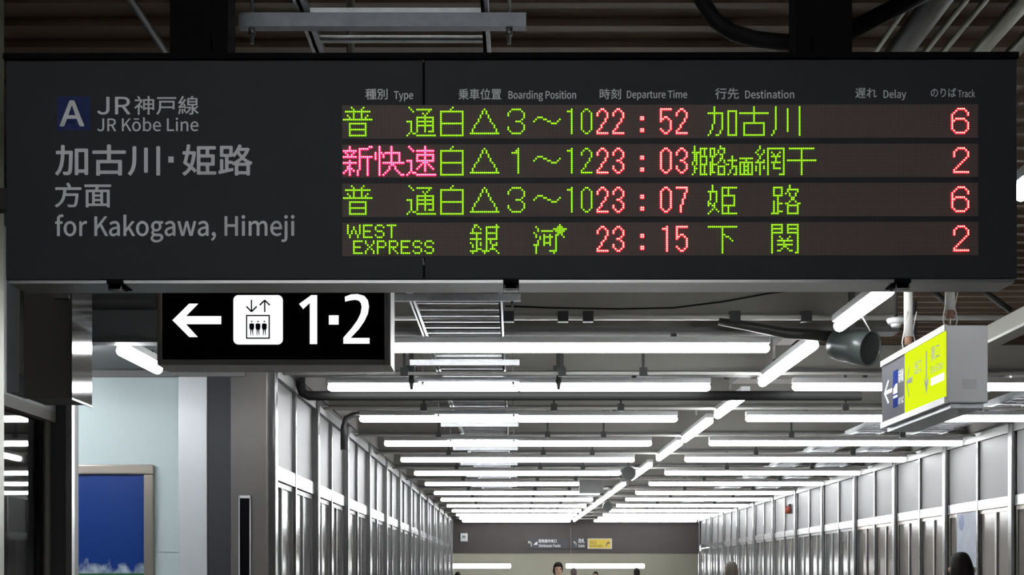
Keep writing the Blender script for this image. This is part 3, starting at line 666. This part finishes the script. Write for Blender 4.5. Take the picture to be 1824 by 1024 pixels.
# ------------------------------------------------------------------ cable ladders and the struts that carry them
def cable_ladder(label, xa, xb, y0, y1, z, step=0.225, rail_h=0.07):
    L = empty('cable_ladder', (xa, y0, z)); tag(L, label, 'cable ladder', 'cable ladders under the ceiling')
    W = xb-xa
    for k in (0, 1):
        x = 0 if k == 0 else W
        mb = MB(); mb.box(x-0.012, x+0.012, 0, y1-y0, 0, rail_h)
        mb.box(x-0.012 if k else x, (x if k else x+0.03)+0.0, 0, y1-y0, 0, 0.004)
        mb.build('side_rail', M['galv'], L)
    ym = 0.12; proto = None; n = 0; rest = MB()
    while ym < y1-y0:
        if n < 100:
            if proto is None:
                proto = MB().box(0.0, W, -0.012, 0.012, 0.004, 0.022).build('rung', M['galv'], L); proto.location = (0, ym, 0)
            else:
                o = proto.copy(); C.objects.link(o); o.location = (0, ym, 0)
        else: rest.box(0.0, W, ym-0.012, ym+0.012, 0.004, 0.022)
        ym += step; n += 1
    if rest.v: tag(rest.build('rungs', M['galv'], L), kind='stuff')
    return L
cable_ladder('galvanised cable ladder running above the elevator sign and along the left ceiling', -0.70, -0.10, 4.30, 44.0, EYE+1.83)
cable_ladder('galvanised cable ladder at right, inner of the two over the right wall', 4.42, 4.78, 13.0, 42.0, EYE+1.84)
cable_ladder('galvanised cable ladder at right, outer of the two beside the right wall', 5.22, 5.60, 13.0, 42.0, EYE+1.84)
cable_ladder('grey cable ladder near the centre line, half hidden above the tube lights', 1.28, 1.62, 10.9, 30.0, 3.86-0.07)
BARS = [4.40, 8.8, 11.5, 12.50, 13.7, 15.06, 16.3, 17.9, 19.4, 22.1, 24.8, 27.6, 30.5]
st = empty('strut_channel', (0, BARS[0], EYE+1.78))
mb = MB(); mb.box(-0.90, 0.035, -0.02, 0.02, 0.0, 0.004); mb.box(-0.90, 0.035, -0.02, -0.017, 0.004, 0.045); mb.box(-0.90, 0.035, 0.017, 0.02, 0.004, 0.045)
mb.build('channel', M['galv_shaded'], st)
for x in (-0.86, -0.02):
    MB().tube([(x, 0, -0.05), (x, 0, 0.66)], 0.006, 8).build('threaded_rod', M['alu_matt'], st)
    MB().tube([(x, 0, -0.022), (x, 0, -0.001)], 0.012, 6).build('nut', M['alu'], st)
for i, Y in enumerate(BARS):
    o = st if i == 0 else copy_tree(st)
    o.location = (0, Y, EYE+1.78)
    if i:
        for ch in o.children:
            if ch.name.startswith('channel'): ch.material_slots[0].link = 'OBJECT'; ch.material_slots[0].material = M['galv']  # far bars take the lighter metal, their stronger light put into the colour
    if i == 0: lb = 'galvanised strut bar carrying the cable ladder above the departure board'
    else: lb = 'galvanised strut bar under the left cable ladder, %s one below the board' % ORD[i-1]
    tag(o, lb, 'strut bar', 'strut bars under the left cable ladder')

# ------------------------------------------------------------------ conduits, pipes and clamps
for i in range(len(ROWS)-1):
    Y = ROWS[i+1]-0.52
    cd = empty('conduit', (0, Y, 3.405)); tag(cd, 'thin white conduit crossing the ceiling in front of left tube row %s' % ORD[i+1], 'conduit', 'conduits crossing the ceiling')
    MB().tube([(XL+0.03, 0, 0), (XR-0.1, 0, 0)], 0.016, 8).build('pipe', M['conduit'], cd)
    for x in (-1.0, 0.42, 1.15, 3.6, 5.05):
        mb = MB(); mb.box(x-0.035, x+0.035, -0.022, 0.022, -0.03, 0.05); mb.box(x-0.012, x+0.012, -0.012, 0.012, 0.05, 0.645)
        mb.build('clamp', M['clamp'], cd)
cd = empty('conduit', (0, 10.2, EYE+1.94)); tag(cd, 'white conduit with dark clamps just below the departure board', 'conduit', 'conduits crossing the ceiling')
MB().tube([(-1.9, 0, 0), (4.4, 0, 0)], 0.021, 10).build('pipe', M['conduit'], cd)
for x in (-0.05, 0.36, 0.55, 1.66, 2.2):
    MB().box(x-0.04, x+0.04, -0.03, 0.03, -0.035, 0.045).build('clamp', M['clamp'], cd)
for i, px in enumerate((733, 995)):
    Y = 12.5; x = PX(px, Y)
    hk = MB(); hk.box(x-0.022, x+0.022, Y-0.02, Y+0.02, 3.40, 4.04); hk.box(x-0.05, x+0.05, Y-0.022, Y+0.022, 3.46, 3.53); hk.tube([(x, Y, 3.31), (x, Y, 3.40)], [0.012, 0.03], 8)
    tag(hk.build('pipe_hanger', M['clamp']), ['dark pipe hanger before the second left tube row, left of the cable ladder', 'dark pipe hanger before the second left tube row, right of the cable ladder'][i], 'pipe hanger', 'dark pipe hangers')
dp = MB(); xe = XL+0.10; Y = 12.86; z = 3.30
dp.tube([(xe, Y, 3.66), (xe, Y, z+0.10), (xe+0.02, Y, z+0.03), (xe+0.08, Y, z), (xe+0.2, Y, z), (3.3, Y, z)], 0.046, 12)
tag(dp.build('drain_pipe', M['rubber']), 'dark drain pipe with an elbow under the second left tube row', 'pipe')
dp = MB(); Y = 15.43; dp.tube([(-1.72, Y, 3.43), (-1.86, Y, 3.42), (-1.94, Y, 3.38), (-1.97, Y, 3.28), (-1.97, Y, 3.02)], 0.032, 12)
tag(dp.build('drain_pipe', M['clamp']), 'dark elbow pipe dropping beside the left wall at the third tube row', 'pipe')
HP = 2.3
for lb, ratio, r, mt in (('thin olive pipe right of the black post above the board', 0.69, 0.011, 'pipe_grey'), ('wide dark duct above the board at upper right', 0.735, 0.055, 'duct_dark'),
                     ('thin grey pipe above the board, left one of a close pair', 0.785, 0.013, 'pipe_grey'), ('thin grey pipe above the board, right one of a close pair', 0.82, 0.012, 'pipe_grey'),
                     ('thick grey pipe above the board at upper right', 0.888, 0.036, 'pipe_grey'), ('thick grey pipe in the upper right corner', 0.955, 0.032, 'pipe_grey')):
    tag(MB().tube([(ratio*HP, 2.5, EYE+HP), (ratio*HP, 9.2, EYE+HP)], r, 12).build('ceiling_pipe', M[mt]), lb, 'pipe', 'pipes along the roof above the board')
tag(MB().tube([(-1.61, 2.5, EYE+2.4), (-1.61, 9.0, EYE+2.4)], 0.017, 10).build('ceiling_pipe', M['duct_dark']), 'dark grey pipe at upper left above the departure board', 'pipe', 'pipes along the roof above the board')
Yh = 4.62
pts = [(1215, -160), (1232, -60), (1250, 0), (1272, 35), (1305, 58), (1345, 70), (1390, 75), (1440, 76)]
tag(MB().tube([(PX(a, Yh), Yh, PZ(b, Yh)) for a, b in pts], 0.027, 12).build('hose', M['rubber']), 'thick black hose curving down to the black post above the board', 'hose')
tag(MB().tube([(PX(1500, 4.62), 4.62, PZ(62, 4.62)), (PX(1740, 4.62), 4.62, PZ(-60, 4.62))], 0.03, 10).build('roof_brace', M['black']), 'black slanting brace rising right of the black post', 'brace')
tr = empty('cable_trunking', (PX(1752, 9.0), 0, 0)); tag(tr, 'grey cable trunking slanting to the right edge behind the yellow sign', 'cable trunking')
bx('trough', M['pipe_grey'], tr, -0.05, 0.05, 5.5, 9.4, EYE+1.52, EYE+1.62); bx('lid', M['conduit'], tr, -0.056, 0.056, 5.5, 9.4, EYE+1.50, EYE+1.518)
for i, (a, b) in enumerate((((1660, 516), (1700, 552)), ((1755, 520), (1800, 553)))):
    tag(MB().tube([(PX(a[0], 12.0), 12.0, PZ(a[1], 12.0)), (PX(b[0], 12.0), 12.0, PZ(b[1], 12.0))], 0.03, 8).build('roof_brace', M['duct_dark']), ['dark slanting brace above the yellow sign', 'dark slanting brace above the end of the trunking'][i], 'brace')
tag(MB().tube([(PX(1280, 10.2), 10.2, PZ(572, 10.2)), (PX(1330, 10.2), 10.2, PZ(580, 10.2)), (PX(1400, 10.2), 10.2, PZ(593, 10.2)), (PX(1490, 10.2), 10.2, PZ(600, 10.2))], [0.03, 0.036, 0.042, 0.042], 10).build('roof_brace', M['duct_dark']), 'black slanting brace left of the round speaker, under the departure board', 'brace')
# thin cable sagging below the board
pts = [(900, 545), (980, 548), (1100, 550), (1200, 548), (1290, 537), (1370, 522), (1420, 517)]
tag(MB().tube([(PX(a, 10.46), 10.463, PZ(b, 10.46)) for a, b in pts], 0.007, 6).build('cable', M['rubber']), 'thin black cable sagging under the departure board', 'cable')
for i, pts in enumerate(([(1580, 515), (1577, 525), (1572, 535)], [(1533, 560), (1540, 572), (1550, 590)])):
    tag(MB().tube([(PX(a, (8.42, 8.92)[i]), (8.42, 8.92)[i], PZ(b, (8.42, 8.92)[i])) for a, b in pts], 0.005, 6).build('pull_cord', M['conduit']), ['short white cord at the upper end of the nearest centre tube light', 'white cord hanging from the middle of the nearest centre tube light'][i], 'cord')

# ------------------------------------------------------------------ speakers, detector, small boxes
def speaker(label, loc, R, L, direction):
    q = Vector(direction).normalized().to_track_quat('-Y', 'Z')
    sp = empty('horn_speaker', loc); tag(sp, label, 'speaker', 'round ceiling speakers')
    sh = MB().lathe([(R*0.94, -L*0.46), (R*0.95, -L/2), (R, -L/2), (R, -L*0.1), (R*0.93, 0), (R*0.93, L*0.25), (R*0.82, L*0.45), (R*0.4, L/2), (0.001, L/2)], 28).build('shell', M['speaker'], sp)
    gr = MB().lathe([(0.001, -L*0.40), (R*0.5, -L*0.41), (R*0.945, -L*0.46)], 28).build('grille', M['speaker_in'], sp)
    for o in (sh, gr): o.rotation_mode = 'QUATERNION'; o.rotation_quaternion = q
    top = (4.47 if loc[1] < 10.6 else 4.05) - loc[2]
    MB().box(-0.02, 0.02, -0.02, 0.02, R*0.85, top).build('bracket', M['clamp'], sp)
    return sp
speaker('grey green round speaker beside the centre tube lights, nearest and largest', (PX(1517, 9.85), 9.85, PZ(617, 9.85)), 0.125, 0.34, (0.62, -0.75, -0.22))
speaker('round dark speaker in the centre line, middle one of three', (PX(1119, 22.8), 22.8, PZ(843, 22.8)), 0.12, 0.25, (0, -1, -0.1))
speaker('round dark speaker in the centre line, farthest and smallest', (PX(1082, 33.0), 33.0, PZ(902, 33.0)), 0.12, 0.25, (0, -1, -0.1))
sd = empty('smoke_detector', (PX(1596, 9.6), 9.6, PZ(572, 9.6))); tag(sd, 'white round smoke detector left of the yellow sign', 'smoke detector')
MB().tube([(0, 0, -0.02), (0, 0, 0.012), (0, 0, 0.02)], [0.055, 0.07, 0.06], 20).build('base', M['lamp_body'], sd)
MB().tube([(0, 0, -0.045), (0, 0, -0.02)], [0.03, 0.04], 16).build('sensor', M['lamp_body'], sd)
MB().tube([(0, 0, 0.02), (0, 0, 4.45-sd.location.z)], 0.012, 8).build('stem', M['clamp'], sd)
hs = empty('hanging_sign', (PX(1053, 26.0), 26.0, PZ(866, 26.0))); tag(hs, 'plain grey hanging sign box interrupting a far left tube row', 'hanging sign')
bx('housing', M['panel'], hs, -0.23, 0.23, -0.06, 0.06, -0.14, 0.14, bevel=0.005)
for x in (-0.21, 0.21): MB().tube([(x, 0, 0.14), (x, 0, 4.05-hs.location.z)], 0.01, 6).build('hanger_rod', M['pipe_grey'], hs)
al = empty('alarm_lamp', (XR-0.09, 29.7, PZ(905, 29.7))); tag(al, 'small red alarm lamp high on the right wall', 'alarm lamp')
MB().tube([(0, 0, -0.12), (0, 0, 0.0), (0, 0, 0.05)], [0.07, 0.075, 0.04], 14).build('lens', M['red'], al)
bx('base', M['clamp'], al, 0.0, 0.06, -0.05, 0.05, -0.03, 0.09)
yb = YE-0.02
bs = empty('wall_box', (PX(826.5, yb), yb, PZ(957, yb))); tag(bs, 'small white box on the far dark beam at left', 'wall box')
bx('case', M['lamp_body'], bs, -0.125, 0.125, -0.05, 0.015, -0.14, 0.14, bevel=0.008); bx('lens', M['panel'], bs, -0.05, 0.05, -0.056, -0.05, -0.02, 0.05)
# signs on the far beam
def far_sign(label, px0, px1, py0, py1, m):
    o = empty('direction_sign', (PX((px0+px1)/2, yb), yb, PZ((py0+py1)/2, yb))); tag(o, label, 'direction sign')
    hw, hh = (px1-px0)/2*yb/F, (py1-py0)/2*yb/F
    bx('plate', M[m], o, -hw, hw, -0.03, 0.015, -hh, hh)
    return o, hw, hh
def bent_arrow(o, cx, w, h, m, mirror=1):
    k = mirror
    pts = [(cx-k*w, h*0.35), (cx-k*w*0.25, h), (cx-k*w*0.25, h*0.55), (cx+k*w*0.35, h*0.55), (cx+k*w, 0.0), (cx+k*w, -h), (cx+k*w*0.55, -h), (cx+k*w*0.55, -h*0.1), (cx+k*w*0.15, h*0.15), (cx-k*w*0.25, h*0.15), (cx-k*w*0.25, -h*0.3)]
    return MB().prism(pts, -0.034, -0.031).build('arrow', M[m], o)
o, hw, hh = far_sign('dark direction sign with pale writing on the far beam, left of the joint', 940, 1012, 958, 977, 'darkcol')
bent_arrow(o, -hw*0.90, 0.07, 0.11, 'cream_paint')
MB().prism([(-hw*0.72, -0.06), (-hw*0.52, -0.05), (-hw*0.52, 0.06), (-hw*0.62, 0.02)], -0.034, -0.031).build('train_mark', M['print'], o)
text('新幹線中央口', -hw*0.46, hw*0.42, 0.015, 0.14, -0.032, M['print'], o); text('Shinkansen Tracks', -hw*0.46, hw*0.62, -0.13, -0.03, -0.032, M['print'], o)
o, hw, hh = far_sign('small dark sign with pale arrow and letters, right of the joint', 1019.5, 1042, 958, 977, 'darkcol')
bent_arrow(o, -hw*0.6, 0.05, 0.09, 'cream_paint'); text('改札', -hw*0.05, hw*0.95, 0.01, 0.16, -0.032, M['print'], o); text('Gate', -hw*0.05, hw*0.95, -0.13, -0.04, -0.032, M['print_small'], o)
o, hw, hh = far_sign('yellow direction sign with dark bent arrow on the far beam', 1046.5, 1090, 959, 977.5, 'cream_paint')
bx('field', M['yellow_paint'], o, -hw+0.05, hw-0.05, -0.032, -0.03, -hh+0.03, hh-0.03)
bent_arrow(o, hw*0.68, 0.06, 0.08, 'ink', -1); text('北口', -hw*0.8, -hw*0.3, 0.0, 0.1, -0.033, M['ink_olive'], o); text('North Gate', -hw*0.8, hw*0.2, -0.11, -0.03, -0.033, M['ink_olive'], o)
# notice behind the glass of the right wall
Yn = 18.1
npst = empty('notice_poster', (XR-0.03, Yn, PZ(947, Yn))); tag(npst, 'pale blue notice with a blue disc on the right wall glass', 'notice')
M['noticeblue'] = mat('pale blue notice', (0.27, 0.31, 0.38), 0.5, noise=0.2, nscale=6); M['discblue'] = mat('blue disc', (0.08, 0.12, 0.26), 0.5)
bx('sheet', M['noticeblue'], npst, -0.003, 0.0, -0.38, 0.42, -0.6, 0.26)
mb = MB(); mb.v += [(-0.0045, 0.22+0.11*math.cos(t*math.pi/10), 0.13+0.11*math.sin(t*math.pi/10)) for t in range(20)]; mb.face(list(range(20))[::-1]); mb.build('disc', M['discblue'], npst)

# ------------------------------------------------------------------ people
def skin_mesh(name, verts, edges, radii, m, parent, sub=1, root=0):
    me = bpy.data.meshes.new(name); me.from_pydata(verts, edges, [])
    o = bpy.data.objects.new(name, me); C.objects.link(o)
    md = o.modifiers.new('skin', 'SKIN'); md.use_smooth_shade = True
    for i, r in enumerate(radii):
        sv = me.skin_vertices[0].data[i]; rr = r if isinstance(r, tuple) else (r, r); sv.radius = rr; sv.use_root = (i == root)
    sb = o.modifiers.new('sub', 'SUBSURF'); sb.levels = sub; sb.render_levels = sub
    bpy.context.view_layer.update()
    ev = bpy.data.meshes.new_from_object(o.evaluated_get(bpy.context.evaluated_depsgraph_get()))
    bpy.data.objects.remove(o); bpy.data.meshes.remove(me)
    ev.name = name; ev.materials.clear(); ev.materials.append(m)
    for p in ev.polygons: p.use_smooth = True
    ob = bpy.data.objects.new(name, ev); C.objects.link(ob); ob.parent = parent
    return ob
def person(label, x, y, h, facing, top, bottom, hair, stride=0.16, longhair=False):
    k = h/1.74
    r = empty('person', (x, y, 0), (0, 0, facing)); tag(r, label, 'person'); r.scale = (k, k, k)
    V_ = []; E_ = []; R_ = []
    def add(p, rad, link=None):
        V_.append(p); R_.append(rad)
        if link is not None: E_.append((link, len(V_)-1))
        return len(V_)-1
    pel = add((0, 0, 0.95), (0.145, 0.10)); wa = add((0, 0, 1.10), (0.13, 0.095), pel); ch = add((0, -0.01, 1.30), (0.155, 0.11), wa)
    ub = add((0, 0.005, 1.41), (0.11, 0.085), ch); nk = add((0, 0.0, 1.49), (0.055, 0.055), ub); jw = add((0, -0.012, 1.555), (0.066, 0.075), nk); hd = add((0, -0.005, 1.64), (0.078, 0.095), jw); tp = add((0, 0.0, 1.70), (0.055, 0.07), hd)
    legs = []
    for sd_ in (-1, 1):
        st_ = sd_*stride
        hip = add((sd_*0.09, 0, 0.88), (0.085, 0.09), pel); kn = add((sd_*0.095, -st_*0.5-0.02, 0.49), (0.055, 0.06), hip); an = add((sd_*0.095, -st_+0.03, 0.09), 0.038, kn); to = add((sd_*0.105, -st_-0.12, 0.035), (0.042, 0.03), an)
        legs.append((hip, kn, an, to))
        sh = add((sd_*0.185, 0, 1.40), 0.055, ub); el = add((sd_*0.235, st_*0.5+0.02, 1.12), 0.042, sh); wr = add((sd_*0.235, st_*0.9-0.06, 0.87), 0.028, el); pm = add((sd_*0.23, st_*0.95-0.085, 0.80), (0.022, 0.036), wr)
        yb_ = st_*0.95-0.085
        for q, (dy, ln) in enumerate(((-0.03, 0.065), (-0.010, 0.075), (0.010, 0.07), (0.028, 0.055))):
            a = add((sd_*0.228, yb_+dy, 0.775), 0.0085, pm); b = add((sd_*0.222, yb_+dy-0.004, 0.775-ln*0.55), 0.008, a); add((sd_*0.212, yb_+dy-0.002, 0.775-ln), 0.007, b)
        a = add((sd_*0.215, yb_-0.045, 0.815), 0.010, pm); add((sd_*0.205, yb_-0.058, 0.775), 0.008, a)
    body = skin_mesh('body', V_, E_, R_, M['skin'], r)
    # clothes follow the body a little outside it
    V_, E_, R_ = [], [], []
    a0 = add((0, 0, 0.86), (0.165, 0.125)); a1 = add((0, 0, 1.10), (0.15, 0.115), a0); a2 = add((0, -0.01, 1.30), (0.172, 0.128), a1); a3 = add((0, 0.005, 1.425), (0.125, 0.098), a2); a4 = add((0, 0.005, 1.47), (0.075, 0.075), a3)
    for sd_ in (-1, 1):
        st_ = sd_*stride
        b0 = add((sd_*0.19, 0, 1.40), 0.072, a3); b1 = add((sd_*0.238, st_*0.5+0.02, 1.12), 0.058, b0); add((sd_*0.237, st_*0.88-0.055, 0.885), 0.044, b1)
    skin_mesh('jacket', V_, E_, R_, M[top], r)
    V_, E_, R_ = [], [], []
    a0 = add((0, 0, 0.95), (0.155, 0.112))
    for sd_ in (-1, 1):
        st_ = sd_*stride
        b0 = add((sd_*0.092, 0, 0.86), (0.098, 0.10), a0); b1 = add((sd_*0.096, -st_*0.5-0.02, 0.49), (0.074, 0.078), b0); add((sd_*0.096, -st_+0.03, 0.11), 0.06, b1)
    skin_mesh('trousers', V_, E_, R_, M[bottom], r)
    for sd_ in (-1, 1):
        st_ = sd_*stride
        skin_mesh('shoe', [(sd_*0.096, -st_+0.06, 0.05), (sd_*0.098, -st_-0.02, 0.05), (sd_*0.106, -st_-0.15, 0.038)], [(0, 1), (1, 2)], [(0.045, 0.05), (0.048, 0.05), (0.045, 0.033)], M['shoe'], r)
    # hair cap: covers the top and back of the head, open over the face (-y)
    mb = MB(); nu, nv = 20, 10; cen = Vector((0, 0.008, 1.635))
    low = 1.48 if longhair else 1.545
    for i in range(nv+1):
        for j in range(nu):
            th = 2*math.pi*j/nu; back = max(0.0, (0.5+0.5*math.sin(th)-0.30)/0.70) if longhair else max(0.0, (0.5+0.5*math.sin(th)-0.52)/0.48)
            zmin = -0.02 + (low-1.635+0.02)*min(1, back*1.5)
            if 0.5+0.5*math.sin(th) < 0.25: zmin = 0.055
            ph = math.pi/2*(1-i/nv); rad = math.cos(ph) if i else 0.0
            zz = 0.115*math.sin(ph) if i < nv*0.7 else 0
            f = i/nv; rad = math.sin(f*math.pi/2*1.0)**0.8; zz = 0.118 + (zmin-0.118)*(1-math.cos(f*math.pi/2))
            mb.v.append((cen.x+0.087*rad*math.cos(th), cen.y+0.106*rad*math.sin(th), cen.z+zz))
    for i in range(nv):
        for j in range(nu): mb.face([i*nu+j, (i+1)*nu+j, (i+1)*nu+(j+1)%nu, i*nu+(j+1)%nu], 0, True)
    hr = mb.build('hair', M[hair], r); so = hr.modifiers.new('thick', 'SOLIDIFY'); so.thickness = 0.012; so.offset = -1
    # face
    for sd_ in (-1, 1):
        MB().tube([(sd_*0.03, -0.086, 1.628), (sd_*0.03, -0.094, 1.628)], [0.011, 0.006], 8).build('eye', M['hair'], r)
        skin_mesh('ear', [(sd_*0.080, 0.005, 1.645), (sd_*0.088, 0.012, 1.62), (sd_*0.080, 0.008, 1.595)], [(0, 1), (1, 2)], [0.012, 0.015, 0.01], M['skin'], r)
    skin_mesh('nose', [(0, -0.085, 1.635), (0, -0.108, 1.60), (0, -0.090, 1.592)], [(0, 1), (1, 2)], [0.010, 0.013, 0.012], M['skin'], r)
    MB().box(-0.022, 0.022, -0.096, -0.085, 1.562, 1.569).build('mouth', M['redcoat'], r)
    return r
PI = math.pi
person('person with dark hair and dark coat near the right wall, largest head in view', PX(1713, 9.6), 9.6, PZ(986, 9.6), PI, 'charcoal', 'navy', 'hair', longhair=True)
person('person with grey brown hair and red coat, second head from the right', PX(1303, 18.0), 18.0, PZ(1001, 18.0), PI, 'redcoat', 'charcoal', 'hair_grey')
person('person with dark hair in dark coat before the far lights, middle of the corridor', PX(994, 24.0), 24.0, PZ(1002, 24.0), 0.1, 'charcoal', 'denim', 'hair')
person('person farthest left, only dark hair showing under the left far light', PX(815.5, 35.0), 35.0, PZ(1019, 35.0), PI, 'navy', 'charcoal', 'hair')
person('person with grey hair just right of the middle, under the right far light', PX(1022, 38.0), 38.0, PZ(1012, 38.0), PI, 'navy', 'denim', 'hair_grey')
person('person under the middle of the right far light, head barely showing', PX(1061, 42.0), 42.0, PZ(1018, 42.0), 0.0, 'beige', 'charcoal', 'hair')
person('person under the right end of the right far light', PX(1134, 36.0), 36.0, PZ(1012, 36.0), PI, 'charcoal', 'navy', 'hair')
